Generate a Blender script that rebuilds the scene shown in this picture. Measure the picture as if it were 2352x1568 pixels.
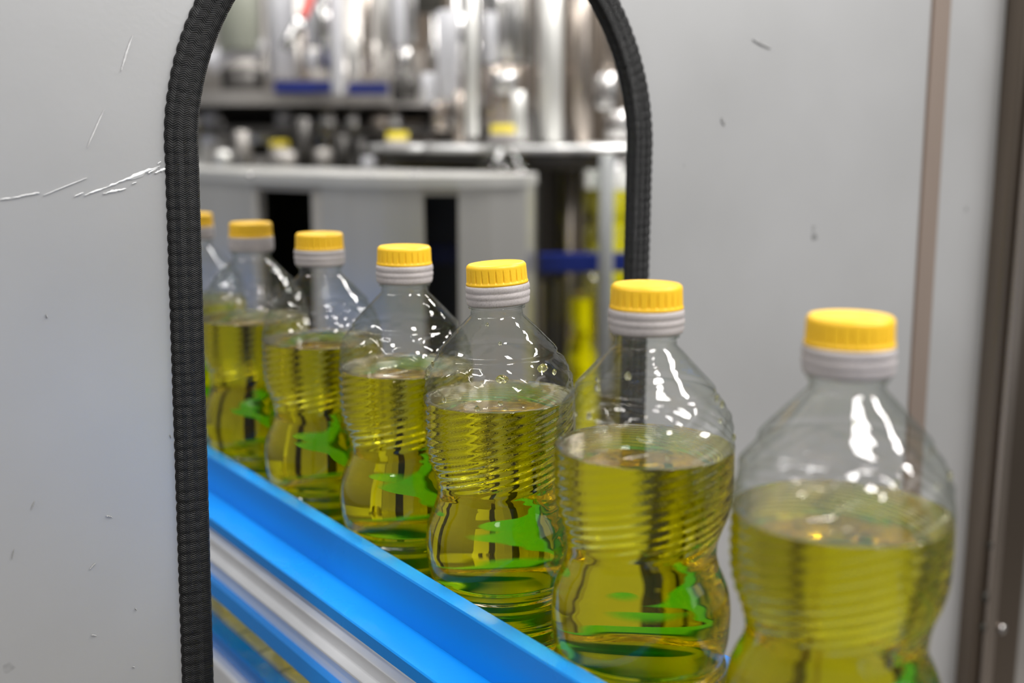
import bpy, bmesh, math, random
from mathutils import Vector, Matrix
random.seed(7)
C = bpy.context.scene.collection
sc = bpy.context.scene
for o in list(bpy.data.objects): bpy.data.objects.remove(o)

# ------------------------------------------------------------------ camera, world, lamps, exposure
HC = 1.30                                   # camera height above the floor
FPX = 2700.0
TH = math.atan(475 / FPX)                   # camera looks down ten degrees
D = (-0.56882, 0.82246)                     # direction the conveyor runs
Q = (0.82246, 0.56882)                      # square to the conveyor
YAW = math.atan2(D[1], D[0])

cam_d = bpy.data.cameras.new('camera'); cam = bpy.data.objects.new('camera', cam_d); C.objects.link(cam)
cam.location = (0, 0, HC); cam.rotation_euler = (math.pi / 2 - TH, 0, 0)
cam_d.sensor_width = 36; cam_d.lens = 36 * FPX / 2352
cam_d.clip_start = 0.02; cam_d.clip_end = 60
cam_d.dof.use_dof = True; cam_d.dof.focus_distance = 0.606; cam_d.dof.aperture_fstop = 4.1
cam_d.dof.aperture_blades = 0
sc.camera = cam

w = bpy.data.worlds.new('hall_light'); sc.world = w; w.use_nodes = True
bg = w.node_tree.nodes['Background']; bg.inputs[0].default_value = (1.0, 0.995, 0.985, 1); bg.inputs[1].default_value = 0.21

def P(p, t, h):                             # offset across the line, distance along it, height relative to the lens
    return Vector((p * Q[0] + t * D[0], p * Q[1] + t * D[1], h + HC))
def lamp(name, p, t, h, sx, sy, power, col=(1, 0.98, 0.95), aim=None, rz=None):
    l = bpy.data.lights.new(name, 'AREA'); l.shape = 'RECTANGLE'; l.size = sx; l.size_y = sy
    l.energy = power; l.color = col
    o = bpy.data.objects.new(name, l); C.objects.link(o); o.location = P(p, t, h)
    if aim is not None:
        o.rotation_euler = (P(*aim) - o.location).to_track_quat('-Z', 'Y').to_euler()
    else:
        o.rotation_euler = (0, 0, YAW if rz is None else rz)
    return o
# fluorescent battens of the hall, hanging above the line
for (p, t, e) in ((-1.3, -0.7, 7), (-1.9, 0.1, 24), (0.35, -0.9, 38), (1.9, -0.5, 56), (-1.1, 1.6, 20), (0.6, 1.7, 25), (2.4, 2.2, 26)):
    lamp('ceiling_lamp', p, t, 1.75, 1.35, 0.28, e)
lamp('bottle_fill_lamp', 1.45, 1.15, 0.62, 0.5, 0.06, 5)          # fill light added above the star wheel to brighten the yellow bottles
# fill light added behind the camera, set right to brighten the right sheet
lamp('panel_fill_lamp', 2.2, -2.2, 1.2, 2.4, 1.4, 12, (1.0, 0.99, 0.97), aim=(0.4, 0.6, -0.1))

vs = sc.view_settings
vs.view_transform = 'Standard'; vs.look = 'None'; vs.gamma = 1; vs.exposure = 0.38; vs.use_curve_mapping = False
cy = sc.cycles
cy.max_bounces = 26; cy.transmission_bounces = 24; cy.transparent_max_bounces = 48; cy.glossy_bounces = 10; cy.diffuse_bounces = 4
cy.sample_clamp_indirect = 8; cy.caustics_reflective = True; cy.caustics_refractive = True
cy.blur_glossy = 0.3; cy.use_denoising = True; cy.use_adaptive_sampling = True; cy.adaptive_threshold = 0.012

# ------------------------------------------------------------------ helpers
CT, ST = math.cos(TH), math.sin(TH)
def at(x, y, z):                            # place seen at x,y of the photograph at distance z
    u = (x - 1176) / FPX; v = (y - 784) / FPX
    return Vector((u * z, (CT - v * ST) * z, -(v * CT + ST) * z + HC))

def link(name, me, mat=None, parent=None, smooth=False):
    o = bpy.data.objects.new(name, me); C.objects.link(o)
    if mat is not None and not me.materials: me.materials.append(mat)
    if parent is not None: o.parent = parent
    if smooth: me.shade_smooth()
    return o
def mesh(name, vs_, fs, smooth=False):
    me = bpy.data.meshes.new(name); me.from_pydata([tuple(v) for v in vs_], [], fs); me.update()
    if smooth: me.shade_smooth()
    return me
def tag(o, label=None, cat=None, group=None, kind=None):
    if label: o['label'] = label
    if cat: o['category'] = cat
    if group: o['group'] = group
    if kind: o['kind'] = kind
    return o
def thing(name, label, cat, loc=(0, 0, 0), rot=(0, 0, 0), group=None):
    o = bpy.data.objects.new(name, None); C.objects.link(o); o.empty_display_size = 0.05
    o.location = loc; o.rotation_euler = rot
    return tag(o, label, cat, group)

def extrude_profile(name, prof, t0, t1, bevel=0.0):   # closed (p,h) outline run along the conveyor
    n = len(prof)
    v = [P(p, t0, h) for p, h in prof] + [P(p, t1, h) for p, h in prof]
    f = [(i, (i + 1) % n, n + (i + 1) % n, n + i) for i in range(n)]
    f += [tuple(range(n - 1, -1, -1)), tuple(range(n, 2 * n))]
    me = mesh(name, v, f)
    fix(me); return me
def fix(me):
    bm = bmesh.new(); bm.from_mesh(me); bmesh.ops.recalc_face_normals(bm, faces=bm.faces); bm.to_mesh(me); bm.free(); me.update()
def round_corners(pts, r, n=4):
    out = []
    N = len(pts)
    for i in range(N):
        a = Vector(pts[i - 1]); b = Vector(pts[i]); c = Vector(pts[(i + 1) % N])
        ra = min(r, (a - b).length * .45, (c - b).length * .45)
        s = b + (a - b).normalized() * ra; e = b + (c - b).normalized() * ra
        for k in range(n + 1):
            u = k / n
            out.append(tuple((1 - u) ** 2 * s + 2 * u * (1 - u) * b + u * u * e))
    return out
def lathe(name, prof, seg=48, rf=None, cap=(False, False), smooth=True):
    # prof: list of (z, r); rf(theta, z, r) -> r
    v = []; f = []
    for (z, r) in prof:
        for k in range(seg):
            a = 2 * math.pi * k / seg
            rr = rf(a, z, r) if rf else r
            v.append((rr * math.cos(a), rr * math.sin(a), z))
    for i in range(len(prof) - 1):
        for k in range(seg):
            k2 = (k + 1) % seg
            f.append((i * seg + k, i * seg + k2, (i + 1) * seg + k2, (i + 1) * seg + k))
    if cap[0]: f.append(tuple(range(seg - 1, -1, -1)))
    if cap[1]: f.append(tuple(range((len(prof) - 1) * seg, len(prof) * seg)))
    me = mesh(name, v, f, smooth); fix(me)
    return me
def box_mesh(name, a, b, frame=None, bev=0.0):
    bm = bmesh.new(); bmesh.ops.create_cube(bm, size=1)
    a = Vector(a); b = Vector(b)
    for v in bm.verts: v.co = Vector(((v.co.x + .5) * (b.x - a.x) + a.x, (v.co.y + .5) * (b.y - a.y) + a.y, (v.co.z + .5) * (b.z - a.z) + a.z))
    if bev: bmesh.ops.bevel(bm, geom=bm.edges[:], offset=bev, segments=2, affect='EDGES')
    if frame is not None: bm.transform(frame)
    me = bpy.data.meshes.new(name); bm.to_mesh(me); bm.free(); fix(me); return me
LINE = Matrix(((Q[0], D[0], 0, 0), (Q[1], D[1], 0, 0), (0, 0, 1, HC), (0, 0, 0, 1)))   # (p,t,h) -> world

# ------------------------------------------------------------------ materials
def nm(name):
    m = bpy.data.materials.new(name); m.use_nodes = True
    nt = m.node_tree; b = nt.nodes['Principled BSDF']; return m, nt, b
def N(nt, t, **kw):
    n = nt.nodes.new(t)
    for k, v in kw.items(): setattr(n, k, v)
    return n
def simple(name, col, rough=0.5, metal=0.0, spec=0.5, var=0.0, scale=20, bump=0.0, bscale=200, stretch=None, coat=0.0, space='Object'):
    m, nt, b = nm(name)
    b.inputs['Base Color'].default_value = (*col, 1); b.inputs['Roughness'].default_value = rough
    b.inputs['Metallic'].default_value = metal; b.inputs['Specular IOR Level'].default_value = spec
    b.inputs['Coat Weight'].default_value = coat; b.inputs['Coat Roughness'].default_value = 0.12
    tc = N(nt, 'ShaderNodeTexCoord'); mp = N(nt, 'ShaderNodeMapping'); nt.links.new(tc.outputs[space], mp.inputs[0])
    if stretch: mp.inputs['Scale'].default_value = stretch
    if var:
        nz = N(nt, 'ShaderNodeTexNoise'); nz.inputs['Scale'].default_value = scale; nz.inputs['Detail'].default_value = 5
        nt.links.new(mp.outputs[0], nz.inputs['Vector'])
        mx = N(nt, 'ShaderNodeMix', data_type='RGBA'); mx.inputs['A'].default_value = (*[c * (1 - var) for c in col], 1)
        mx.inputs['B'].default_value = (*[min(1, c * (1 + var)) for c in col], 1)
        nt.links.new(nz.outputs['Fac'], mx.inputs['Factor']); nt.links.new(mx.outputs['Result'], b.inputs['Base Color'])
        mr = N(nt, 'ShaderNodeMapRange'); mr.inputs['To Min'].default_value = rough * .8; mr.inputs['To Max'].default_value = min(1, rough * 1.2)
        nt.links.new(nz.outputs['Fac'], mr.inputs['Value']); nt.links.new(mr.outputs[0], b.inputs['Roughness'])
    if bump:
        n2 = N(nt, 'ShaderNodeTexNoise'); n2.inputs['Scale'].default_value = bscale; n2.inputs['Detail'].default_value = 3
        nt.links.new(mp.outputs[0], n2.inputs['Vector'])
        bp = N(nt, 'ShaderNodeBump'); bp.inputs['Strength'].default_value = bump; bp.inputs['Distance'].default_value = 0.001
        nt.links.new(n2.outputs['Fac'], bp.inputs['Height']); nt.links.new(bp.outputs[0], b.inputs['Normal'])
    return m

M = {}
M['yellow'] = simple('cap_yellow', (0.93, 0.545, 0.016), 0.42, var=0.06, scale=60, bump=.08, bscale=900)
M['seam'] = simple('cap_dark_seam', (0.16, 0.09, 0.02), 0.6)
# dusty grey collar: fine specks and faint smeared bands
m, nt, b = nm('collar_grey'); M['collar'] = m
b.inputs['Roughness'].default_value = 0.55
tc = N(nt, 'ShaderNodeTexCoord')
n1 = N(nt, 'ShaderNodeTexNoise'); n1.inputs['Scale'].default_value = 1400; n1.inputs['Detail'].default_value = 3
n2 = N(nt, 'ShaderNodeTexNoise'); n2.inputs['Scale'].default_value = 60; n2.inputs['Detail'].default_value = 4
nt.links.new(tc.outputs['Object'], n1.inputs['Vector']); nt.links.new(tc.outputs['Object'], n2.inputs['Vector'])
r1 = N(nt, 'ShaderNodeValToRGB'); r1.color_ramp.elements[0].position = .30; r1.color_ramp.elements[0].color = (.22, .19, .19, 1)
r1.color_ramp.elements[1].position = .52; r1.color_ramp.elements[1].color = (.43, .395, .39, 1)
nt.links.new(n1.outputs['Fac'], r1.inputs[0])
mx = N(nt, 'ShaderNodeMix', data_type='RGBA'); mx.inputs['B'].default_value = (.47, .43, .425, 1)
nt.links.new(n2.outputs['Fac'], mx.inputs['Factor']); nt.links.new(r1.outputs[0], mx.inputs['A']); nt.links.new(mx.outputs['Result'], b.inputs['Base Color'])

# clear thin PET wall: straight-through transparency with real fresnel reflection
def pet(name, f0, f1, edge, bmp):
    m, nt, b = nm(name); nt.nodes.remove(b)
    out = nt.nodes['Material Output']
    tr = N(nt, 'ShaderNodeBsdfTransparent'); gl = N(nt, 'ShaderNodeBsdfGlossy'); gl.inputs['Roughness'].default_value = 0.02
    lw = N(nt, 'ShaderNodeLayerWeight'); lw.inputs['Blend'].default_value = 0.5
    rp = N(nt, 'ShaderNodeValToRGB'); rp.color_ramp.elements[0].position = 0.25; rp.color_ramp.elements[0].color = (.985, .99, .985, 1)
    rp.color_ramp.elements[1].position = 1.0; rp.color_ramp.elements[1].color = edge
    nt.links.new(lw.outputs['Facing'], rp.inputs[0]); nt.links.new(rp.outputs[0], tr.inputs[0])
    lf = N(nt, 'ShaderNodeLayerWeight'); lf.inputs['Blend'].default_value = 0.5
    pw = N(nt, 'ShaderNodeMath', operation='POWER'); nt.links.new(lf.outputs['Facing'], pw.inputs[0]); pw.inputs[1].default_value = 5
    fr = N(nt, 'ShaderNodeMath', operation='MULTIPLY_ADD'); nt.links.new(pw.outputs[0], fr.inputs[0]); fr.inputs[1].default_value = f1; fr.inputs[2].default_value = f0
    tc = N(nt, 'ShaderNodeTexCoord'); nz = N(nt, 'ShaderNodeTexNoise'); nz.inputs['Scale'].default_value = 85; nz.inputs['Detail'].default_value = 2
    mp = N(nt, 'ShaderNodeMapping'); mp.inputs['Scale'].default_value = (1, 1, 1.6)
    nt.links.new(tc.outputs['Object'], mp.inputs[0]); nt.links.new(mp.outputs[0], nz.inputs['Vector'])
    bp = N(nt, 'ShaderNodeBump'); bp.inputs['Strength'].default_value = bmp; bp.inputs['Distance'].default_value = .0011
    nt.links.new(nz.outputs['Fac'], bp.inputs['Height'])
    nt.links.new(bp.outputs[0], gl.inputs['Normal']); nt.links.new(bp.outputs[0], lf.inputs['Normal'])
    mxs = N(nt, 'ShaderNodeMixShader'); nt.links.new(fr.outputs[0], mxs.inputs[0]); nt.links.new(tr.outputs[0], mxs.inputs[1]); nt.links.new(gl.outputs[0], mxs.inputs[2])
    nt.links.new(mxs.outputs[0], out.inputs['Surface'])
    return m
M['pet'] = pet('clear_pet', .075, .80, (.70, .74, .70, 1), .6)
M['pet_wet'] = pet('clear_pet_on_oil', .003, .30, (.97, .965, .90, 1), .4)   # wall wetted by oil: index-matched, so far less reflection

def liquid(name, col, dens, ior):
    m, nt, b = nm(name); nt.nodes.remove(b); out = nt.nodes['Material Output']
    g = N(nt, 'ShaderNodeBsdfGlass'); g.inputs['IOR'].default_value = ior; g.inputs['Roughness'].default_value = 0.0
    g.inputs['Color'].default_value = (1, 1, 1, 1)
    va = N(nt, 'ShaderNodeVolumeAbsorption'); va.inputs['Color'].default_value = (*col, 1); va.inputs['Density'].default_value = dens
    nt.links.new(g.outputs[0], out.inputs['Surface']); nt.links.new(va.outputs[0], out.inputs['Volume'])
    return m
M['oil'] = liquid('sunflower_oil', (.988, .975, .02), 85, 1.45)
M['drop'] = liquid('oil_drop', (.97, .95, .35), 260, 1.45)

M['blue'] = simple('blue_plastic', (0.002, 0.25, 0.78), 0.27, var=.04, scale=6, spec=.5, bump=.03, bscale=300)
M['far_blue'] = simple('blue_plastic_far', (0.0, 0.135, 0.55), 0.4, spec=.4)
M['alu'] = simple('anodised_aluminium', (.80, .81, .84), 0.34, metal=.35, var=.06, scale=25)
M['gloss_blue'] = simple('glossy_blue_strip', (0.0, 0.17, 0.60), 0.13, spec=.6)
M['mid'] = simple('grey_brown_metal', (.34, .32, .30), .38, metal=.7, var=.25, scale=14)
M['navy'] = simple('navy_plastic', (0.0, 0.012, 0.15), 0.4)
M['steel'] = simple('polished_steel', (.56, .55, .54), 0.2, metal=1, var=.10, scale=12)
M['steel_w'] = simple('steel_warm_reflection', (.48, .42, .37), 0.25, metal=1, var=.15, scale=9)  # stainless steel, warm reflections of the surroundings put into the base colour
M['steel_s'] = simple('satin_steel', (.66, .655, .63), 0.36, metal=.7, var=.08, scale=9, stretch=(1, 1, .1))
M['plate'] = simple('bright_plate', (.74, .74, .73), 0.32, metal=.85, var=.05)
M['upright'] = simple('grey_upright', (.33, .34, .34), .45, metal=.3, var=.05)
M['tan'] = simple('strip_brown_reflection', (.37, .295, .25), .35, metal=.6, var=.2, scale=8, stretch=(1, 1, .4))  # metal strip whose brown reflection is put into the base colour
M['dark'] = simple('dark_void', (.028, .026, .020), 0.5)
M['darkm'] = simple('dark_metal', (.10, .095, .09), 0.35, metal=.8, var=.2)
M['white'] = simple('white_enamel', (.50, .50, .53), 0.28, var=.03)
M['olive'] = simple('olive_grey_paint', (.27, .28, .23), 0.4, var=.1)
M['beige'] = simple('beige_frame', (.50, .47, .42), 0.4, metal=.4, var=.05)
M['floor'] = simple('floor_concrete', (.13, .12, .11), 0.6, var=.2, scale=3)
M['wall'] = simple('hall_wall', (.62, .62, .60), 0.8, var=.05, scale=2)
M['column'] = simple('steel_brown_reflection', (.205, .168, .135), 0.30, metal=1.0, var=.18, scale=5, stretch=(1, 1, .12))  # stainless post: the brown it reflects is put into the base colour
M['belt'] = simple('belt_steel', (.42, .43, .44), 0.35, metal=.9, var=.1)
M['link'] = simple('grey_chain', (.36, .37, .37), 0.4, var=.1)

# satin panel sheet: pale grey, fine orange-peel, dust specks and pale scratches
m, nt, b = nm('panel_sheet'); M['panel'] = m
b.inputs['Roughness'].default_value = 0.34; b.inputs['Metallic'].default_value = 0.6; b.inputs['Specular IOR Level'].default_value = .5
tc = N(nt, 'ShaderNodeTexCoord')
def noise(scale, det=4, st=(1, 1, 1)):
    mp = N(nt, 'ShaderNodeMapping'); mp.inputs['Scale'].default_value = st; nt.links.new(tc.outputs['Object'], mp.inputs[0])
    n = N(nt, 'ShaderNodeTexNoise'); n.inputs['Scale'].default_value = scale; n.inputs['Detail'].default_value = det
    nt.links.new(mp.outputs[0], n.inputs['Vector']); return n
nA = noise(5, 5); nB = noise(420, 3); nC = noise(34, 3)
rA = N(nt, 'ShaderNodeValToRGB'); rA.color_ramp.elements[0].position = .3; rA.color_ramp.elements[0].color = (.56, .56, .56, 1)
rA.color_ramp.elements[1].position = .7; rA.color_ramp.elements[1].color = (.63, .63, .635, 1)
nt.links.new(nA.outputs['Fac'], rA.inputs[0])
rC = N(nt, 'ShaderNodeValToRGB'); rC.color_ramp.elements[0].position = .235; rC.color_ramp.elements[0].color = (.55, .55, .55, 1)
rC.color_ramp.elements[1].position = .27; rC.color_ramp.elements[1].color = (1, 1, 1, 1)
nt.links.new(nC.outputs['Fac'], rC.inputs[0])
mA = N(nt, 'ShaderNodeMix', data_type='RGBA', blend_type='MULTIPLY'); mA.inputs['Factor'].default_value = 1
nt.links.new(rA.outputs[0], mA.inputs['A']); nt.links.new(rC.outputs[0], mA.inputs['B']); nt.links.new(mA.outputs['Result'], b.inputs['Base Color'])
mr = N(nt, 'ShaderNodeMapRange'); mr.inputs['To Min'].default_value = .28; mr.inputs['To Max'].default_value = .42
nt.links.new(nA.outputs['Fac'], mr.inputs['Value']); nt.links.new(mr.outputs[0], b.inputs['Roughness'])
bp = N(nt, 'ShaderNodeBump'); bp.inputs['Strength'].default_value = .05; bp.inputs['Distance'].default_value = .0006
nt.links.new(nB.outputs['Fac'], bp.inputs['Height']); nt.links.new(bp.outputs[0], b.inputs['Normal'])

# rubber edge trim: herringbone weave bump from the strip's own UV (metres)
m, nt, b = nm('rubber_trim'); M['rubber'] = m
b.inputs['Base Color'].default_value = (.0055, .0055, .006, 1); b.inputs['Specular IOR Level'].default_value = .32; b.inputs['Roughness'].default_value = .46
uv = N(nt, 'ShaderNodeUVMap'); sp = N(nt, 'ShaderNodeSeparateXYZ'); nt.links.new(uv.outputs[0], sp.inputs[0])
def mth(op, a, b_=None):
    n = N(nt, 'ShaderNodeMath', operation=op)
    for i, q in enumerate((a, b_)):
        if q is None: continue
        if isinstance(q, (int, float)): n.inputs[i].default_value = q
        else: nt.links.new(q, n.inputs[i])
    return n.outputs[0]
u_ = mth('MULTIPLY', sp.outputs[0], 1 / .0026); zz = mth('PINGPONG', u_, 1.0)
ph = mth('ADD', mth('MULTIPLY', sp.outputs[1], 1 / .00105), mth('MULTIPLY', zz, 1.3))
s1 = mth('SINE', mth('MULTIPLY', ph, 2 * math.pi))
nz = N(nt, 'ShaderNodeTexNoise'); nz.inputs['Scale'].default_value = 260; nz.inputs['Detail'].default_value = 3
tc = N(nt, 'ShaderNodeTexCoord'); nt.links.new(tc.outputs['Object'], nz.inputs['Vector'])
hh = mth('ADD', mth('MULTIPLY', s1, .5), mth('MULTIPLY', nz.outputs['Fac'], 2.6))
bp = N(nt, 'ShaderNodeBump'); bp.inputs['Strength'].default_value = 1.0; bp.inputs['Distance'].default_value = .00028
nt.links.new(hh, bp.inputs['Height']); nt.links.new(bp.outputs[0], b.inputs['Normal'])
cr = N(nt, 'ShaderNodeMapRange'); cr.inputs['From Min'].default_value = .3; cr.inputs['From Max'].default_value = 1.9
cr.inputs['To Min'].default_value = .38; cr.inputs['To Max'].default_value = .62; nt.links.new(hh, cr.inputs['Value']); nt.links.new(cr.outputs[0], b.inputs['Roughness'])

# ------------------------------------------------------------------ the setting
def struct(name, me, mat): return tag(link(name, me, mat), kind='structure')
struct('floor', box_mesh('floor', (-5, -3, -.05), (6, 7.5, 0)), M['floor'])
struct('wall_back', box_mesh('wall_back', (-5, 5.6, 0), (6, 5.75, 3.6)), M['wall'])

# ------------------------------------------------------------------ guard panel with the arched opening
TP = .583                                    # panel plane along the line
PC, PR, H0 = .3525, .1435, -.012                        # middle and half width of the opening
def arch(n=40, r=PR, bottom=-.95):
    lean = lambda h: .012 * h                # the opening leans a little
    pts = []
    for k in range(41):
        h = bottom + (H0 - bottom) * k / 40
        pts.append((PC - r + .018 * (h - H0), h))
    for k in range(1, n):
        a = math.pi - math.pi * k / n
        bulge = 0.0012 * math.sin(a) ** .5 if 0 < a < math.pi else 0
        pts.append((PC + (r + bulge) * math.cos(a), H0 + (r + bulge) * math.sin(a)))
    for k in range(41):
        h = H0 + (bottom - H0) * k / 40
        pts.append((PC + r + .010 * (h - H0), h))
    return pts
def panel_mesh(p0, p1, h0, h1, th=.0025):
    ap = arch(r=PR + .004, bottom=h0)
    outer = [(p0, h0), (p0, h1), (p1, h1), (p1, h0)]
    # build by strips: left block, right block, top block fan
    bm = bmesh.new()
    n = len(ap)
    def V(p, h, s): return bm.verts.new(P(p, TP + s * th / 2, h))
    for s in (-1, 1):
        a = [V(p, h, s) for p, h in ap]
        o = []
        for i, (p, h) in enumerate(ap):
            if i <= 40: q = (p0, h)
            elif i >= n - 41: q = (p1, h)
            else:
                u = (i - 40) / (n - 81)
                # walk the outer edge up, across and down
                L1 = h1; L2 = p1 - p0; tot = 2 * L1 + L2; d = u * tot
                if d < L1: q = (p0, d)
                elif d < L1 + L2: q = (p0 + d - L1, h1)
                else: q = (p1, h1 - (d - L1 - L2))
            o.append(V(q[0], q[1], s))
        # exact corners
        for i in range(n - 1):
            bm.faces.new((a[i], a[i + 1], o[i + 1], o[i]) if s < 0 else (o[i], o[i + 1], a[i + 1], a[i]))
        if s < 0: A, O = a, o
        else:
            for i in range(n - 1):
                bm.faces.new((A[i], a[i], a[i + 1], A[i + 1])); bm.faces.new((O[i], O[i + 1], o[i + 1], o[i]))
    bmesh.ops.recalc_face_normals(bm, faces=bm.faces)
    me = bpy.data.meshes.new('guard_panel'); bm.to_mesh(me); bm.free(); return me
gp = link('guard_panel', panel_mesh(-.80, .792, -.95, .60), M['panel'])
tag(gp, 'pale grey sheet metal guard panel with arched opening that the bottles pass through', 'panel')
# dents and scratches in the left of the sheet: raised pale burrs
def scratch(x0, y0, x1, y1, wpx, jag=0.0):
    u = lambda x, y: (x, y)
    def pt(x, y):
        ux = (x - 1176) / FPX; v = (y - 784) / FPX; r = Vector((ux, CT - v * ST, -(v * CT + ST)))
        tcn = r.x * D[0] + r.y * D[1]; k = (TP - .0016) / tcn
        return r * k + Vector((0, 0, HC))
    n = 14; v = []; f = []
    dx, dy = x1 - x0, y1 - y0; L = math.hypot(dx, dy); nx, ny = -dy / L, dx / L
    for i in range(n + 1):
        s = i / n; ww = wpx * math.sin(math.pi * s) ** .6 * (1 + jag * random.uniform(-.6, .6)) + .2
        cx, cy_ = x0 + dx * s + nx * random.uniform(-1, 1) * jag, y0 + dy * s + ny * random.uniform(-1, 1) * jag
        a = pt(cx + nx * ww / 2, cy_ + ny * ww / 2); c = pt(cx - nx * ww / 2, cy_ - ny * ww / 2); m_ = (a + c) / 2
        m_ = m_ - Vector((D[0], D[1], 0)) * .00045
        v += [a, m_, c]
    for i in range(n):
        for k in (0, 1): f.append((3 * i + k, 3 * i + k + 1, 3 * i + 3 + k + 1, 3 * i + 3 + k))
    return mesh('scratch', v, f)
M['burr'] = simple('bare_scratch', (.78, .78, .78), .45, metal=.2)
M['graze'] = simple('faint_graze', (.66, .66, .665), .45, metal=.3)
for a in ((170, 451, 192, 442, 3, .5), (194, 448, 250, 428, 4, .8), (248, 428, 368, 382, 9, 1.4), (236, 445, 290, 433, 5, .8), (340, 398, 362, 385, 5, .6), (355, 398, 392, 383, 6, .8), (303, 422, 314, 418, 3, .3), (362, 376, 370, 371, 3, .2)):
    link('scratch', scratch(*a), M['burr'], gp)
for a in ((0, 458, 28, 455, 4, .6), (26, 455, 92, 442, 5, .8), (100, 448, 200, 408, 2.2, .3), (305, 80, 278, 165, 5, .3), (240, 250, 200, 340, 3, .3)):
    link('scratch', scratch(*a), M['graze'], gp)
for a in ((243, 1184, 258, 1187, 2, .8), (72, 1170, 80, 1150, 2.2, .3), (27, 1284, 33, 1260, 2.2, .3), (205, 1308, 220, 1292, 2.6, .4), (105, 722, 109, 730, 4, .3), (390, 998, 393, 1006, 2, .2), (310, 1396, 314, 1401, 3, .1), (210, 1457, 222, 1459, 1.8, .3), (410, 1072, 422, 1073, 2.4, .2), (304, 1530, 310, 1532, 2.6, .1),
          (1728, 90, 1770, 112, 8, .3), (1658, 270, 1664, 288, 8, .3)):
    link('mark', scratch(*a), M['darkm'] if a[0] < 1000 else M['graze'], gp)
M['mark2'] = simple('grey_scuff', (.30, .30, .30), .5)
for o in C.objects:
    if o.name.startswith('mark'): o.data.materials[0] = M['mark2']

def trim_mesh():
    path = arch(n=60, r=PR, bottom=-.95)
    # resample by length
    pts = [Vector(p) for p in path]; acc = [0]
    for i in range(1, len(pts)): acc.append(acc[-1] + (pts[i] - pts[i - 1]).length)
    L = acc[-1]; step = .0009; n = int(L / step); rs = []; j = 0
    for i in range(n + 1):
        s = L * i / n
        while j < len(acc) - 2 and acc[j + 1] < s: j += 1
        u = (s - acc[j]) / max(1e-9, acc[j + 1] - acc[j]); rs.append((pts[j].lerp(pts[j + 1], u), s))
    # cross section (outward from opening edge, along t); the strip grips the sheet edge
    sec = round_corners([(-.0015, -.0055), (-.0015, .0055), (.0158, .0048), (.0158, -.0048)], .0042, 5)
    m = len(sec); v = []; f = []; uvs = []
    per = [0]
    for k in range(m): per.append(per[-1] + (Vector(sec[(k + 1) % m]) - Vector(sec[k])).length)
    for i, (c, s) in enumerate(rs):
        a = rs[max(0, i - 3)][0]; b_ = rs[min(n, i + 3)][0]; tg = (b_ - a).normalized(); nr = Vector((-tg.y, tg.x))   # outward (left going up)
        rib = abs(math.sin(math.pi * s / .0056)) ** .55
        rib2 = .85 + .15 * math.sin(s * 271) * math.sin(s * 97)
        for k, (e, tt) in enumerate(sec):
            w_ = max(0.0, min(1.0, (e - .004) / .006))
            amp = .0010 * (1 - rib) * rib2 * (.22 + .78 * w_)
            cx, ct = .007, 0
            dv = Vector((e - cx, tt * 1.6)); dv.normalize()
            e2 = e - dv.x * amp; t2 = tt - dv.y * amp * 1.0
            q = c + nr * e2
            v.append(P(q.x, TP + t2, q.y)); 
    for i in range(n):
        for k in range(m):
            f.append((i * m + k, i * m + (k + 1) % m, (i + 1) * m + (k + 1) % m, (i + 1) * m + k))
    me = mesh('edge_trim', v, f, True); 
    uvl = me.uv_layers.new(name='UVMap'); data = []
    for i in range(n):
        s0, s1 = rs[i][1], rs[i + 1][1]
        for k in range(m):
            a, b_ = per[k], per[k + 1]
            data += [a, s0, b_, s0, b_, s1, a, s1]
    uvl.data.foreach_set('uv', data)
    fix(me)
    return me
et = link('edge_trim', trim_mesh(), M['rubber'])
tag(et, 'black ribbed rubber edge strip lining the arched opening of the grey panel', 'edge strip')

# seam strip, second sheet and brown post on the right of the opening
def tilt(me, k, h0=0.0):                    # lean a mesh along p with height
    for v in me.vertices:
        dh = v.co.z - HC - h0; v.co.x += Q[0] * k * dh; v.co.y += Q[1] * k * dh
    return me
st = link('seam_strip', box_mesh('seam_strip', (.792, TP - .003, -.95), (.8155, TP + .004, .60), LINE, .0015), M['tan'])
tag(st, 'narrow metal strip with brown reflections put into its colour, closing the seam between the two pale grey sheets', 'metal strip')
sp2 = link('guard_panel', box_mesh('guard_panel', (.8165, TP - .0012, -.95), (.8885, TP + .0012, .60), LINE), M['panel'])
tag(sp2, 'narrow pale grey sheet between the seam strip and the dark brown post', 'panel')
post = thing('machine_post', 'dark metal post with brown reflections put into its colour, at the right edge of the grey sheets', 'post')
def post_prof():
    return round_corners([(.889, TP - .018), (.889, TP + .03), (.96, TP + .03), (.96, TP - .018)], .006, 5)
def prism(name, outline, h0, h1):           # outline in (p,t)
    n = len(outline); v = [P(p, t, h0) for p, t in outline] + [P(p, t, h1) for p, t in outline]
    f = [(i, (i + 1) % n, n + (i + 1) % n, n + i) for i in range(n)] + [tuple(range(n - 1, -1, -1)), tuple(range(n, 2 * n))]
    me = mesh(name, v, f); fix(me); return me
me = prism('tube', post_prof(), -HC, .60); tilt(me, .012, 0); link('tube', me, M['column'], post)
me = prism('flange', round_corners([(.897, TP - .024), (.897, TP - .018), (.9105, TP - .018), (.9105, TP - .024)], .002, 3), -HC, .60); tilt(me, .012); link('rib', me, M['steel_w'], post)
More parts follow.
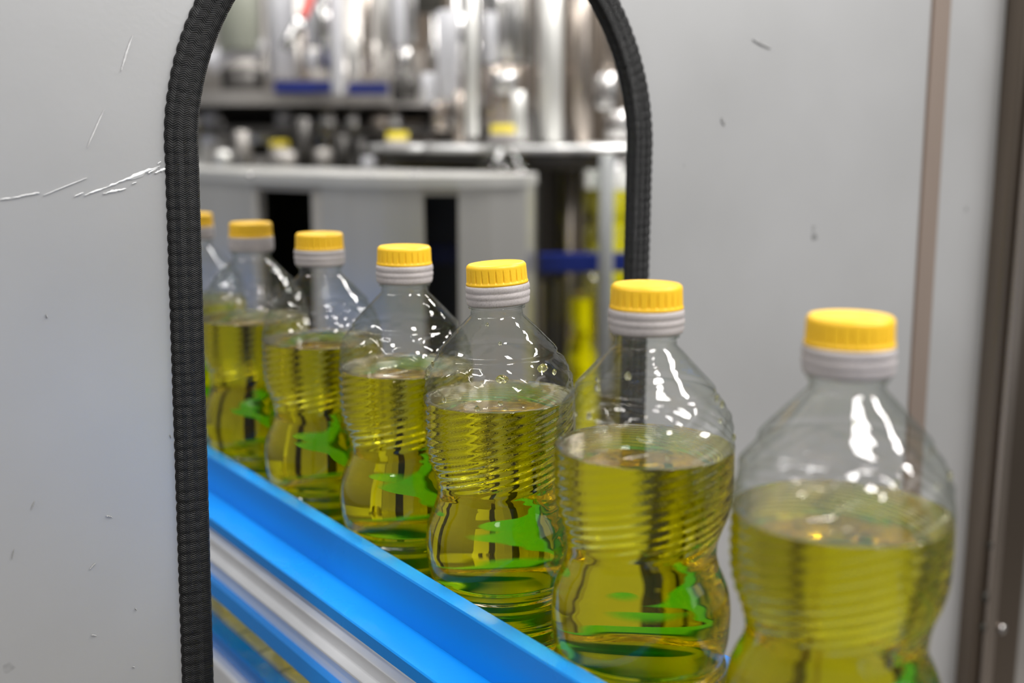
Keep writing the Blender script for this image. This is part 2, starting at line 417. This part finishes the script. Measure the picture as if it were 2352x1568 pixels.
for (p, h, r, mt) in ((.898, -.362, .0042, 'steel'), (.921, -.434, .0045, 'steel'), (.893, -.350, .003, 'dark'), (.8935, -.397, .0055, 'dark'), (.892, -.425, .004, 'dark'), (.905, -.43, .004, 'steel')):
    me = lathe('bolt', [(0, r), (.002, r), (.003, r * .7), (.0032, 0.0001)], 16, cap=(True, True))
    o = link('bolt', me, M[mt], post); o.rotation_euler = (Vector((-D[0], -D[1], 0))).to_track_quat('Z', 'Y').to_euler(); o.location = P(p, TP - .0185, h)

# ------------------------------------------------------------------ conveyor
HB = -.3650                                  # belt height
T0, T1 = -.35, 2.3
conv = thing('conveyor', 'bottle conveyor with grey slat chain running between blue guide rails', 'conveyor', (0, 0, 0))
link('chain_bed', extrude_profile('chain_bed', [(.300, HB - .006), (.385, HB - .006), (.385, HB - .03), (.300, HB - .03)], T0, T1), M['belt'], conv)
lk = box_mesh('belt_link', (.3015, 0, HB - .0055), (.3845, .0365, HB - .0002), LINE, .0008)
for i in range(68):
    o = link('belt_link', lk, M['link'], conv); t = T0 + i * .038 + .004; o.location = (D[0] * t, D[1] * t, 0)
# blue wear strips beside the chain, then the aluminium side beams
for s in (-1, 1):
    mir = (lambda p: p) if s < 0 else (lambda p: 2 * .343 - p)
    link('wear_strip', extrude_profile('wear_strip', [(mir(p), h) for p, h in round_corners([(.2865, HB), (.3005, HB), (.3005, HB - .014), (.2865, HB - .014)], .0015, 3)], T0, T1), M['gloss_blue'], conv)
    link('side_beam', extrude_profile('side_beam', [(mir(p), h) for p, h in round_corners([(.280, -.3795), (.300, -.3795), (.300, -.50), (.280, -.50), (.280, -.47), (.284, -.46), (.284, -.42), (.280, -.41)], .0035, 4)], T0, T1), M['alu'], conv)
for t in (-.1, 1.1, 2.1):
    for p in (.29, .396):
        link('leg', box_mesh('leg', (p - .012, t - .02, -HC), (p + .012, t + .02, -.5), LINE, .002), M['steel_s'], conv)

def guide_rail(side, label):
    mir = (lambda p: p) if side < 0 else (lambda p: 2 * .3465 - p)
    g = thing('guide_rail', label, 'guide rail', (0, 0, 0), group='blue guide rails along the conveyor')
    bl = [(.3030, -.2328), (.2945, -.2334), (.2940, -.2345), (.2930, -.2600), (.2722, -.2606), (.2716, -.2615), (.2716, -.2683), (.2800, -.2683), (.2800, -.3075), (.2716, -.3080), (.2716, -.3085), (.2716, -.3190), (.2735, -.3215), (.3030, -.3215)]
    me = extrude_profile('slide_profile', [(mir(p), h) for p, h in bl], T0, T1)
    o = link('slide_profile', me, M['blue'], g)
    # aluminium C profile seated in the blue slide: two rounded beads
    al = [(.2798, -.2684), (.2785, -.2686), (.2785, -.2748), (.2780, -.2756), (.2740, -.2780), (.2735, -.2786), (.2735, -.2796), (.2742, -.2806), (.2772, -.2876), (.2775, -.2900), (.2770, -.2908), (.2738, -.2930), (.2732, -.2936), (.2731, -.2948), (.2738, -.2960), (.2762, -.3020), (.2765, -.3076), (.2798, -.3076)]
    me = extrude_profile('aluminium_profile', [(mir(p), h) for p, h in al], T0, T1)
    o = link('aluminium_profile', me, M['alu'], g)
    for t in (-.15, 1.25, 2.15):
        link('bracket', box_mesh('bracket', (min(mir(.266), mir(.274)), t - .015, -.49), (max(mir(.266), mir(.274)), t + .015, -.29), LINE, .001), M['steel_s'], g)
    return g
guide_rail(-1, 'near blue plastic guide rail with silver aluminium inlay in front of the bottles')
far = thing('guide_rail', 'far blue guide rail behind the bottles, seen green through the oil', 'guide rail', (0, 0, 0), group='blue guide rails along the conveyor')
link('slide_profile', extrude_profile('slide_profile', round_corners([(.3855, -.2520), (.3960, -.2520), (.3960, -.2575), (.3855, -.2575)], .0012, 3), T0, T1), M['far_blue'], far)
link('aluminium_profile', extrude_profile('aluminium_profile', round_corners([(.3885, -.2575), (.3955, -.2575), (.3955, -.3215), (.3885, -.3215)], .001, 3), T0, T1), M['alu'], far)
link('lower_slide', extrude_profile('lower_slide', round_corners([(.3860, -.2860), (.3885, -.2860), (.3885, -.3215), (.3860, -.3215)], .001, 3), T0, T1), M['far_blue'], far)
for t in (-.15, 1.25, 2.15):
    link('bracket', box_mesh('bracket', (.4065, t - .015, -.49), (.4125, t + .015, -.29), LINE, .001), M['steel_s'], far)
    link('bracket_arm', box_mesh('bracket_arm', (.3955, t - .012, -.310), (.4067, t + .012, -.300), LINE, .001), M['steel_s'], far)

# ------------------------------------------------------------------ bottles
LB = .300
def smooth_interp(keys, n):
    # monotone-ish cubic through (D,r)
    xs = [k[0] for k in keys]; ys = [k[1] for k in keys]
    d = [(ys[i + 1] - ys[i]) / (xs[i + 1] - xs[i]) for i in range(len(xs) - 1)]
    mm = [d[0]] + [0 if d[i - 1] * d[i] <= 0 else 2 * d[i - 1] * d[i] / (d[i - 1] + d[i]) for i in range(1, len(d))] + [d[-1]]
    def f(x):
        if x <= xs[0]: return ys[0]
        if x >= xs[-1]: return ys[-1]
        i = max(k for k in range(len(xs) - 1) if xs[k] <= x)
        h = xs[i + 1] - xs[i]; t = (x - xs[i]) / h
        return (2 * t ** 3 - 3 * t * t + 1) * ys[i] + (t ** 3 - 2 * t * t + t) * h * mm[i] + (-2 * t ** 3 + 3 * t * t) * ys[i + 1] + (t ** 3 - t * t) * h * mm[i + 1]
    return f
KEYS = [(.0160, .0135), (.0250, .0135), (.0258, .0139), (.0268, .0138), (.0278, .0145), (.0300, .0167), (.0400, .0262), (.0448, .0307), (.0462, .0316), (.0478, .0314), (.0494, .0331), (.0560, .0373), (.0640, .0396),
        (.0730, .0409), (.0850, .0412), (.0960, .0408), (.1040, .0393), (.1120, .0364), (.1190, .0345), (.1230, .0342), (.1270, .0350), (.1340, .0380), (.1420, .0408), (.1510, .0417), (.1600, .0414), (.1675, .0402),
        (.1700, .0390), (.1725, .0388), (.1750, .0402), (.1800, .0410), (.2000, .0411), (.2700, .0411), (.2860, .0405), (.2940, .0380), (.2985, .0320)]
PROF = smooth_interp(KEYS, 0)
def sst(a, b, x):
    t = max(0., min(1., (x - a) / (b - a))); return t * t * (3 - 2 * t)
def bottle_r(a, d, r):
    up = sst(.060, .068, d) * (1 - sst(.110, .121, d))
    ph = d / .0046 + 13 * a / (2 * math.pi)
    sw = 0.5 + 0.5 * math.cos(2 * math.pi * ph)
    r += up * (-.00085 * sw ** 1.5)
    sh = sst(.0475, .051, d) * (1 - sst(.060, .067, d))
    r += sh * .0008 * math.sin(9 * a + d * 420) * (1 + .4 * math.sin(2 * a + 1))
    r += sh * .0003 * math.sin(17 * a - d * 700)
    cone = sst(.031, .035, d) * (1 - sst(.043, .047, d)); r += cone * .00022 * math.cos(8 * a)
    lo = sst(.176, .182, d) * (1 - sst(.272, .280, d)); r += lo * -.0009 * (0.5 + 0.5 * math.cos(2 * math.pi * d / .0105)) ** 2
    wst = sst(.112, .118, d) * (1 - sst(.128, .134, d)); r += wst * .0004 * math.cos(6 * a + 200 * d)
    return r
def d_list(d0, d1, fine=.00062):
    out = []; d = d0
    while d < d1:
        out.append(d)
        d += fine if (.025 < d < .13 or .16 < d < .285) else fine * 1.7
    return out + [d1]
SEG = 120
def shell_mesh(level):
    ds = sorted(d_list(.0160, .2985) + [level])
    rows = [(LB - d, PROF(d)) for d in ds]
    rows += [(LB - .2998, .027), (LB - .2998, .022), (LB - .296, .015), (LB - .293, .0005)]
    me = lathe('bottle_body', rows, SEG, lambda a, z, r: bottle_r(a, LB - z, r) if LB - z < .299 else r)
    me.materials.append(M['pet']); me.materials.append(M['pet_wet'])
    for pl_ in me.polygons: pl_.material_index = 1 if LB - pl_.center.z > level else 0
    return me
def oil_mesh(level):
    ins = .00045
    ds = d_list(level, .2970)
    rows = [(LB - level - .0004, .0005)]
    r0 = PROF(level) - ins
    rows += [(LB - level - .0004, r0 * .5), (LB - level - .0004, r0 * .9), (LB - level - .0003, r0 * .97), (LB - level, r0 - .0001)]
    rows = [(z, r) for z, r in rows]
    body = [(LB - d, PROF(d) - ins) for d in ds]
    rows += body[1:]
    rows += [(LB - .2990, .024), (LB - .2950, .015), (LB - .2922, .0005)]
    lim = LB - level - .00001
    return lathe('oil', rows, SEG, lambda a, z, r: (bottle_r(a, LB - z, r + ins) - ins) if (z < lim and LB - z < .298) else r, cap=(True, True))
def cap_mesh():
    # fine flutes: narrow dark notches that widen downwards
    rows = [(0, .0001), (-.0001, .008), (-.0001, .0132), (.0002, .0138), (.0001, .0146), (-.0006, .0154), (-.0014, .0158)]
    rows += [(-.0014 - k * .0079 / 12, .0158 + .0003 * k / 12) for k in range(1, 13)] + [(-.0097, .0164), (-.0108, .0164), (-.0109, .0150)]
    rows = [(LB + z, r) for z, r in rows]
    def rf(a, z, r):
        g = LB - z
        if g < .0026 or g > .0088: return r
        ph = (a * 26 / (2 * math.pi)) % 1.0; c = abs(ph - .5)
        wdt = .04 + .11 * (g - .0026) / .0062
        e = max(0, 1 - c / wdt)
        return r - .0008 * e * min(1, (g - .0026) / .001)
    return lathe('cap', rows, 26 * 14, rf)
def collar_mesh():
    rows = [(-.0104, .0150), (-.0106, .0160), (-.0110, .01665), (-.0122, .0169), (-.0136, .0170), (-.0143, .01660), (-.0148, .01660), (-.0154, .0170), (-.0170, .0170), (-.0176, .01665), (-.0181, .01665), (-.0188, .0168), (-.0204, .01655), (-.0213, .0162), (-.0216, .0156), (-.0214, .0137), (-.0150, .0135)]
    return lathe('collar', [(LB + z, r) for z, r in rows], 96, lambda a, z, r: r + .00010 * math.sin(5 * a + z * 300) * (1 if r > .016 else 0))
def neck_ring_mesh():
    return lathe('neck_ring', [(LB - .0222, .0134), (LB - .0224, .0150), (LB - .0232, .0151), (LB - .0234, .0134)], 64)
ME = {'cap': cap_mesh(), 'collar': collar_mesh(), 'ring': neck_ring_mesh()}
ME['cap'].materials.append(M['yellow']); ME['cap_far'] = ME['cap'].copy(); ME['cap_far'].materials.clear(); ME['cap_far'].materials.append(simple('cap_lemon', (.86, .70, .05), .45)); ME['collar'].materials.append(M['collar']); ME['ring'].materials.append(M['pet'])
OIL = {}
def drop_mesh(r, sx, sz):
    bm = bmesh.new(); bmesh.ops.create_icosphere(bm, subdivisions=3, radius=r)
    for v in bm.verts:
        v.co.z *= sz; v.co.y *= .62; v.co.x *= sx
        if v.co.z > 0: v.co.x *= 1 - .25 * v.co.z / (r * sz)
    me = bpy.data.meshes.new('droplet'); bm.to_mesh(me); bm.free(); me.shade_smooth(); me.materials.append(M['drop']); return me
DR = [drop_mesh(.0027, 1.25, .85), drop_mesh(.0015, 1, 1.1), drop_mesh(.0010, 1, 1.0)]

def bottle(p, t, label, rz=0, tiltxy=(0, 0), level=.0722, dh=0, drops=(), cap_tilt=(0, 0), capped=True, base=None, group='yellow-capped oil bottles in a row on the conveyor', sub=True):
    loc = P(p, t, HB + dh) if base is None else base
    capm = ME['cap'] if base is None else ME['cap_far']
    b = thing('oil_bottle', label, 'bottle', loc, (tiltxy[0], tiltxy[1], rz), group)
    if level not in OIL: ME[level] = shell_mesh(level)
    link('bottle_body', ME[level], None, b)
    if level not in OIL:
        OIL[level] = oil_mesh(level); OIL[level].materials.append(M['oil'])
    link('oil', OIL[level], None, b)
    if capped:
        c = link('cap', capm, None, b)
        k = link('collar', ME['collar'], None, b)
        for o in (c, k):
            mt = Matrix.Translation((0, 0, LB)) @ Matrix.Rotation(cap_tilt[1], 4, 'Y') @ Matrix.Rotation(cap_tilt[0], 4, 'X') @ Matrix.Rotation(random.uniform(0, 6), 4, 'Z') @ Matrix.Translation((0, 0, -LB))
            o.matrix_local = Matrix.Rotation(-rz, 4, 'Z') @ mt
    link('neck_ring', ME['ring'], None, b)
    for (d, a, kind) in drops:
        r = PROF(d) - .0004
        o = link('droplet', DR[kind], None, b); ang = a - rz
        o.location = (r * math.cos(ang), r * math.sin(ang), LB - d); o.rotation_euler = (0, 0, ang - math.pi / 2)
    return b
PB = .343
rs = random.Random(3)
def wall_drops(n, seed, lo=.034, hi=.070):
    q = random.Random(seed); return [(q.uniform(lo, hi), q.uniform(math.pi, 2 * math.pi), q.choice((1, 2, 2))) for _ in range(n)]
bottle(PB, .2786, 'nearest and largest yellow-capped oil bottle, blurred, beside the dark brown post', .4, level=.0742, drops=wall_drops(8, 5))
bottle(PB, .3910, 'second nearest oil bottle, in front of the black strip of the arched opening', 1.9, level=.0735, drops=wall_drops(12, 2))
b3 = bottle(PB, .5100, 'sharp oil bottle with slightly tilted cap and droplets inside its shoulder', .08, tiltxy=(.0, -.020), dh=-.0012, level=.0712, cap_tilt=(.0, -.045),
       drops=[(.0545, 4.78, 0), (.0515, 5.45, 0), (.0385, 4.78, 2), (.0660, 4.75, 1), (.0665, 3.95, 1), (.0690, 4.45, 1), (.0690, 4.80, 2), (.0545, 5.65, 1), (.0525, 3.3, 1), (.057, 3.25, 1), (.060, 3.15, 1), (.0300, 4.4, 2)])
b3.location.x += .0055
bottle(PB, .6084, 'oil bottle passing through the panel opening, left of the sharp bottle with droplets', 5.0, level=.0722)
bottle(PB, .7237, 'second oil bottle beyond the opening, between two others on the conveyor', .9, level=.0722)
bottle(PB, .8426, 'far oil bottle just right of the left rubber strip, under the dark cabinet opening', 2.4, level=.0722)
bottle(PB, .9668, 'farthest oil bottle, almost hidden behind the left rubber strip', 4.1, level=.0722)

# ------------------------------------------------------------------ machinery behind
def tube(name, x, y0, y1, wpx, z, mat, parent, taper=1.0, seg=32):
    a = at(x, y1, z); b_ = at(x, y0, z); h = (b_ - a).z; r = wpx / 2 * z / FPX
    c = min(r * .2, .004)
    me = lathe(name, [(0, r * taper - c), (c, r * taper), (h - c, r), (h, r - c)], seg, cap=(True, True))
    o = link(name, me, M[mat], parent); o.location = a; return o
def bar(name, x0, x1, y0, y1, z0, z1, depth, mat, parent):   # horizontal bar between two spots
    a = at(x0, (y0 + y1) / 2, z0); b_ = at(x1, (y0 + y1) / 2, z1); b_.z = a.z
    hh = (y1 - y0) / 2 * z0 / FPX; v = (b_ - a); L = v.length; ang = math.atan2(v.y, v.x)
    mt = Matrix.Translation(a) @ Matrix.Rotation(ang, 4, 'Z')
    return link(name, box_mesh(name, (0, 0, -hh), (L, depth, hh), mt, min(.002, hh * .3)), M[mat], parent)

def sweep(name, pts, r, mat, par, seg=20):
    cu = [Vector(p_) for p_ in pts]; v = []; f = []
    up_ = Vector((0, 1, 0))
    for i, c in enumerate(cu):
        tg = (cu[min(i + 1, len(cu) - 1)] - cu[max(i - 1, 0)]).normalized(); s_ = tg.cross(up_).normalized(); u2 = s_.cross(tg)
        for k in range(seg):
            a = 2 * math.pi * k / seg; v.append(c + (s_ * math.cos(a) + u2 * math.sin(a)) * r)
    for i in range(len(cu) - 1):
        for k in range(seg): f.append((i * seg + k, i * seg + (k + 1) % seg, (i + 1) * seg + (k + 1) % seg, (i + 1) * seg + k))
    f += [tuple(range(seg - 1, -1, -1)), tuple(range((len(cu) - 1) * seg, len(cu) * seg))]
    me = mesh(name, v, f, True); fix(me); return link(name, me, M[mat], par)
# cabinet: polygonal housing with a flanged top and two tall openings
cab = thing('machine_cabinet', 'many-sided stainless machine cabinet with flanged top and two dark tall openings', 'cabinet')
hT = at(900, 430, 1.30).z
plan = [(430, 1.62), (578, 1.45), (738, 1.37), (800, 1.335), (880, 1.31), (968, 1.30), (1054, 1.30), (1130, 1.31), (1209, 1.34), (1232, 1.42)]
pl = [at(x, 784, z) for x, z in plan]; pl = [Vector((v.x, v.y)) for v in pl]
# positions on the ground plan use the ray at the cabinet's own height
pl = [Vector((at(x, 430, z).x, at(x, 430, z).y)) for x, z in plan]
def facet(name, a, b_, z0, z1, th, mat, par, smooth=False):
    n = Vector((-(b_ - a).y, (b_ - a).x)).normalized() * th
    v = [(a.x, a.y, z0), (b_.x, b_.y, z0), (b_.x + n.x, b_.y + n.y, z0), (a.x + n.x, a.y + n.y, z0)]
    v += [(x, y, z1) for x, y, _ in v]
    me = mesh(name, v, [(0, 1, 5, 4), (1, 2, 6, 5), (2, 3, 7, 6), (3, 0, 4, 7), (0, 3, 2, 1), (4, 5, 6, 7)]); fix(me)
    return link(name, me, M[mat], par)
zb = .35
M['cab'] = simple('cabinet_steel_reflections', (.60, .59, .565), .32, metal=.8, var=.22, scale=13, stretch=(1, 1, .03))  # vertical tone bands put reflections into the steel's colour
mats = ['cab', None, 'cab', 'cab', 'cab', None, 'cab', 'cab', 'cab']
for i in range(len(pl) - 1):
    a, b_ = pl[i], pl[i + 1]
    if mats[i]: facet('side_panel', a, b_, zb, hT, .004, mats[i], cab)
    else:
        d_ = (b_ - a).normalized(); jw, jr = (.0105, .018) if i == 1 else (.002, .001)
        facet('frame_post', a, a + d_ * jw, zb, hT, .012, 'beige', cab); facet('frame_post', b_ - d_ * jr, b_, zb, hT, .012, 'beige', cab)
        facet('header', a + d_ * jw, b_ - d_ * jr, hT - .009, hT, .012, 'beige', cab)
        mid = Vector((.04, .16)); facet('inner_shade_sheet', a + mid, b_ + mid, zb, hT - .002, .004, 'dark', cab)  # near-black sheet: the shade inside the opening is put into its colour
        facet('inner_tone_strip', a.lerp(b_, .60) + mid * .6, a.lerp(b_, .88) + mid * .6, zb, hT - .016, .02, 'mid', cab)  # strip added to give the lighter grey tone inside the opening
# back closure
back = [pl[-1], Vector((at(1232, 430, 1.44).x, at(1232, 430, 1.44).y)), Vector((at(430, 430, 1.80).x, at(430, 430, 1.80).y)), pl[0]]
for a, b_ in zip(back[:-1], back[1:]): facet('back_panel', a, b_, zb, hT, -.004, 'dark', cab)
out_ = [p_ + (p_ - Vector((0.0, 1.75))).normalized() * .012 for p_ in pl] + [back[1], back[2]]
n = len(out_); tk = .0115
me = mesh('top_flange', [(v.x, v.y, hT) for v in out_] + [(v.x, v.y, hT + tk) for v in out_], [(i, (i + 1) % n, n + (i + 1) % n, n + i) for i in range(n)] + [tuple(range(n - 1, -1, -1)), tuple(range(n, 2 * n))]); fix(me)
link('top_flange', me, M['steel_s'], cab)
for x in (575, 848, 950): tube('bolt', x, 398, 408, 14, 1.36, 'steel', cab)

# dark interior sheet behind, right of the cabinet
inter = thing('drive_housing', 'dark brown machine housing behind the cabinet, with vertical pipes in front', 'housing')
link('housing_body', box_mesh('housing_body', (at(1150, 400, 2.0).x, at(1150, 400, 2.0).y, .2), (at(1335, 400, 2.0).x, at(1335, 400, 2.0).y + .3, at(1300, 372, 2.0).z), None, .004), M['darkm'], inter)
for x, w_, mt in ((1235, 22, 'steel_w'), (1268, 18, 'darkm'), (1300, 26, 'steel_w'), (1325, 16, 'column'), (1215, 14, 'olive')):
    tube('pipe', x, 375, 1000, w_, 1.85, mt, inter)

# star wheel disc carrying bottles by the neck
sw = thing('star_wheel', 'bright round steel star wheel plate carrying bottles above the cabinet', 'star wheel')
cD = at(1215, 335, 1.78); RD = .245
rows = [(0, .02), (0, RD - .002), (.0015, RD), (.0085, RD), (.010, RD - .0015), (.010, .02)]
me = lathe('plate', rows, 240, lambda a, z, r: r - (.012 * max(0, math.cos(14 * a)) ** 6 if r > .2 else 0), cap=(True, True))
o = link('plate', me, M['plate'], sw); o.location = cD - Vector((0, 0, .008))
me = lathe('hub', [(-.20, .05), (-.02, .05), (-.02, .09), (.0, .09), (.012, .06), (.05, .05)], 40, cap=(True, True)); o = link('hub', me, M['darkm'], sw); o.location = cD
me = lathe('under_plate', [(-.03, RD * .85), (-.010, RD * .93)], 80, cap=(True, True)); o = link('under_plate', me, M['darkm'], sw); o.location = cD
# bottles in the star wheel
grp = 'oil bottles held in the star wheel'
def sbottle(x, ycap, z, label, capped=True):
    v = at(x, ycap, z); v.z -= LB; bottle(0, 0, label, x * .01, base=v, capped=capped, group=grp, level=.0722)
sbottle(1155, 287, 1.545, 'blurred bottle with bright yellow cap on the middle of the star wheel')
sbottle(913, 303, 1.72, 'blurred yellow-capped bottle at the left end of the star wheel')
sbottle(642, 322, 1.95, 'faint yellow-capped bottle far left above the cabinet top')
sbottle(1432, 310, 1.58, 'blurred oil bottle at the right end of the star wheel by the rubber strip', False)
sbottle(1372, 560, 1.62, 'lower blurred oil bottle under the navy bar, right of the cabinet', False)
sbottle(1330, 330, 1.95, 'blurred oil bottle behind the grey upright under the star wheel', False)

cover = link('bright_backing', box_mesh('bright_backing', (at(1345, 400, 2.12).x, at(1345, 400, 2.12).y, .3), (at(1600, 400, 2.12).x, at(1600, 400, 2.12).y + .02, at(1300, 365, 2.12).z), None, .003), M['wall'])  # pale panel added so the yellow bottles get a bright backdrop
tag(cover, 'pale backing panel added as a bright backdrop behind the yellow bottles right of the cabinet', 'backing panel')
# navy guide bars
def thing_bar(name, label, cat, *a):
    o = bar(name, *a, None); tag(o, label, cat); return o
thing_bar('guide_bar', 'navy blue plastic bar right of the cabinet, in front of yellow bottles', 'guide bar', 1236, 1450, 586, 628, 1.48, 1.50, .03, 'navy')
thing_bar('guide_bar', 'navy blue bar glimpsed inside the right cabinet opening', 'guide bar', 985, 1052, 562, 606, 1.45, 1.45, .02, 'navy')
up = tube('upright_post', 1387, 352, 900, 34, 1.47, 'upright', None); tag(up, 'slim grey upright under the star wheel beside yellow bottles', 'post')

# filler carousel: ring plates, navy band, valves
fc = thing('filler_carousel', 'stainless filling carousel with rows of shiny vertical valves at the top', 'filling machine')
cF = at(700, 240, 2.35)
def ring(name, c, r0, r1, h0, h1, mat, par):
    me = lathe(name, [(h0, r0), (h0, r1), (h1, r1), (h1, r0), (h0, r0)], 120, smooth=False); o = link(name, me, M[mat], par); o.location = c; return o
ring('ring_plate', cF, .10, .46, -.012, .012, 'mid', fc)
ring('ring_plate', cF, .10, .40, -.06, -.045, 'darkm', fc)
bar('guide_band', 628, 768, 187, 213, 1.885, 1.875, .02, 'navy', fc); bar('guide_band', 798, 892, 190, 216, 1.885, 1.89, .02, 'navy', fc)
me = lathe('core', [(-.10, .16), (-.03, .16), (-.03, .24), (.10, .24), (.12, .17), (.6, .17)], 60, cap=(True, True)); o = link('core', me, M['mid'], fc); o.location = cF
valve_me = [lathe('valve', [(0, .006), (.03, .007), (.035, .013), (.07, .013), (.075, .018), (.14, .018), (.145, .011), (.30, .011)], 28, cap=(True, True)), None]
for k in range(22):
    a = 2 * math.pi * k / 22 + .12
    if abs(math.cos(a) * .43 + cF.x - at(545, 100, 1.92).x) < .085 and math.sin(a) < 0: continue
    o = link('valve', valve_me[0], M['steel'], fc); o.location = cF + Vector((.43 * math.cos(a), .43 * math.sin(a), .012))
    o = link('lower_nozzle', lathe('lower_nozzle', [(-.10, .007), (-.06, .008), (-.055, .016), (-.012, .016)], 20, cap=(True, True)) if k == 0 else bpy.data.objects['lower_nozzle'].data, M['steel'], fc); o.location = cF + Vector((.40 * math.cos(a), .40 * math.sin(a), 0))
# individual tall tubes that catch the light
tt = thing('valve_bank', 'bank of tall bright tubes and dark valve bodies above the star wheel', 'valves')
for (x, y0, y1, w_, z, mt) in (
    (650, -60, 182, 66, 1.99, 'white'), (596, -60, 150, 18, 2.0, 'mid'), (700, 60, 182, 20, 2.0, 'steel_w'), (752, -60, 182, 16, 1.98, 'steel_w'),
    (776, -60, 218, 30, 1.80, 'white'), (916, -60, 104, 34, 1.85, 'white'), (948, -60, 100, 24, 1.88, 'steel'), (930, 112, 172, 34, 1.86, 'steel'),
    (722, -40, 108, 40, 1.95, 'white'), (722, 118, 160, 38, 1.95, 'white'), (845, -60, 180, 26, 1.95, 'steel_w'), (880, -60, 130, 24, 2.0, 'steel_s'), (812, 80, 182, 26, 1.95, 'steel_s'),
    (985, 168, 236, 36, 1.75, 'white'), (1030, 28, 225, 50, 1.75, 'white'), (1012, 235, 300, 40, 1.8, 'steel_w'), (1055, 210, 330, 22, 1.7, 'steel_w'), (1084, -60, 315, 30, 1.66, 'steel_s'),
    (1165, -60, 148, 130, 1.75, 'steel'), (1165, 152, 300, 112, 1.76, 'steel_w'), (1126, 30, 146, 32, 1.66, 'white'), (1170, -60, 140, 36, 1.66, 'steel'), (1190, 210, 320, 34, 1.66, 'steel_s'), (1160, 165, 215, 60, 1.68, 'steel'),
    (1392, 170, 250, 54, 1.9, 'steel'), (1395, -40, 165, 34, 1.92, 'steel_w'), (1420, 255, 320, 60, 1.85, 'steel'),
    (930, 175, 235, 60, 1.9, 'darkm'), (975, -60, 30, 90, 1.9, 'dark')):
    tube('tube', x, y0, y1, w_, z, mt, tt)
for (lab, x, y0, y1, w_, z, mt) in (('broad pale steel column behind the star wheel, left of the dark gap', 1263, -80, 330, 56, 1.72, 'steel_s'), ('brownish steel column left of the right side of the rubber strip', 1332, -80, 330, 50, 1.75, 'steel_w')):
    o = tube('support_column', x, y0, y1, w_, z, mt, None); tag(o, lab, 'column')
tank = thing('product_tank', 'bright white tank at the top left beyond the arch', 'tank')
a = at(690, 190, 3.15)
me = lathe('shell', [(0, .06), (.03, .085), (.16, .085), (.20, .06), (.5, .06)], 48, cap=(True, True)); o = link('shell', me, M['white'], tank); o.location = a
me = lathe('pipe', [(0, .022), (.5, .022)], 24, cap=(True, True)); o = link('pipe', me, M['steel_s'], tank); o.location = a + Vector((.1, .05, 0))
M['red'] = simple('red_plastic', (.75, .12, .10), .4)
hz = thing('red_hose', 'short slanting red hose at the top left beyond the arch', 'hose')
sweep('hose', [at(694 + 36 * k / 8, 42 - 90 * k / 8, 1.74) for k in range(9)], .007, 'red', hz)
sweep('fitting', [at(655 + 39 * k / 3, 112 - 70 * k / 3, 1.74) for k in range(4)], .009, 'steel', hz)
lm = tube('motor_housing', 550, -80, 118, 92, 1.93, 'olive', None); tag(lm, 'olive grey drive column at the top left beside the rubber strip', 'column')
el = thing('cleaning_elbow', 'curved bright steel pipe elbow at the left above the cabinet', 'pipe elbow')
pts = [at(480 + 120 * s, 150 - 40 * math.sin(s * 2.2), 1.95) for s in [k / 12 for k in range(13)]]
sweep('elbow_pipe', pts, .017, 'white', el)
tube('coupling', 560, 160, 235, 100, 2.0, 'darkm', el)
# lower left clutter between ring plate and cabinet top
lv = thing('gripper_row', 'dark row of small grippers and pins just above the cabinet top', 'grippers')
for (x, y0, y1, w_, mt) in ((485, 255, 335, 46, 'white'), (515, 345, 385, 44, 'steel_s'), (560, 300, 400, 40, 'mid'), (600, 290, 330, 60, 'steel_s'), (652, 255, 305, 38, 'white'), (655, 345, 400, 70, 'mid'), (700, 270, 400, 40, 'darkm'),
                        (750, 275, 335, 34, 'steel'), (745, 340, 400, 50, 'mid'), (808, 255, 305, 38, 'steel'), (790, 310, 400, 36, 'darkm'), (845, 360, 400, 34, 'white'), (870, 260, 300, 44, 'steel_w'), (915, 345, 400, 40, 'mid'), (965, 350, 400, 50, 'steel_w'), (830, 320, 400, 24, 'darkm')):
    tube('pin', x, y0, y1, w_, 1.90 if y1 > 380 else 2.0, mt, lv)
a = at(440, 398, 2.15); b_ = at(1010, 398, 2.15)
link('base_plate', box_mesh('base_plate', (a.x, a.y - .15, a.z - .02), (b_.x, b_.y + .25, a.z), None, .002), M['darkm'], lv)
# dim machine body further back, so the gaps read dark and brown
bk = thing('rear_machine', 'dim brown machine body deep behind the filling valves', 'machine')
a = at(470, 330, 3.4); b_ = at(1000, 330, 3.4)
link('body', box_mesh('body', (a.x, a.y, .3), (b_.x, b_.y + .4, at(800, 250, 3.4).z), None, .01), M['mid'], bk)
a = at(850, 100, 3.0); b_ = at(1480, 100, 3.0)
link('frame', box_mesh('frame', (a.x, a.y, .3), (b_.x, b_.y + .3, at(850, -200, 3.0).z), None, .01), M['column'], bk)
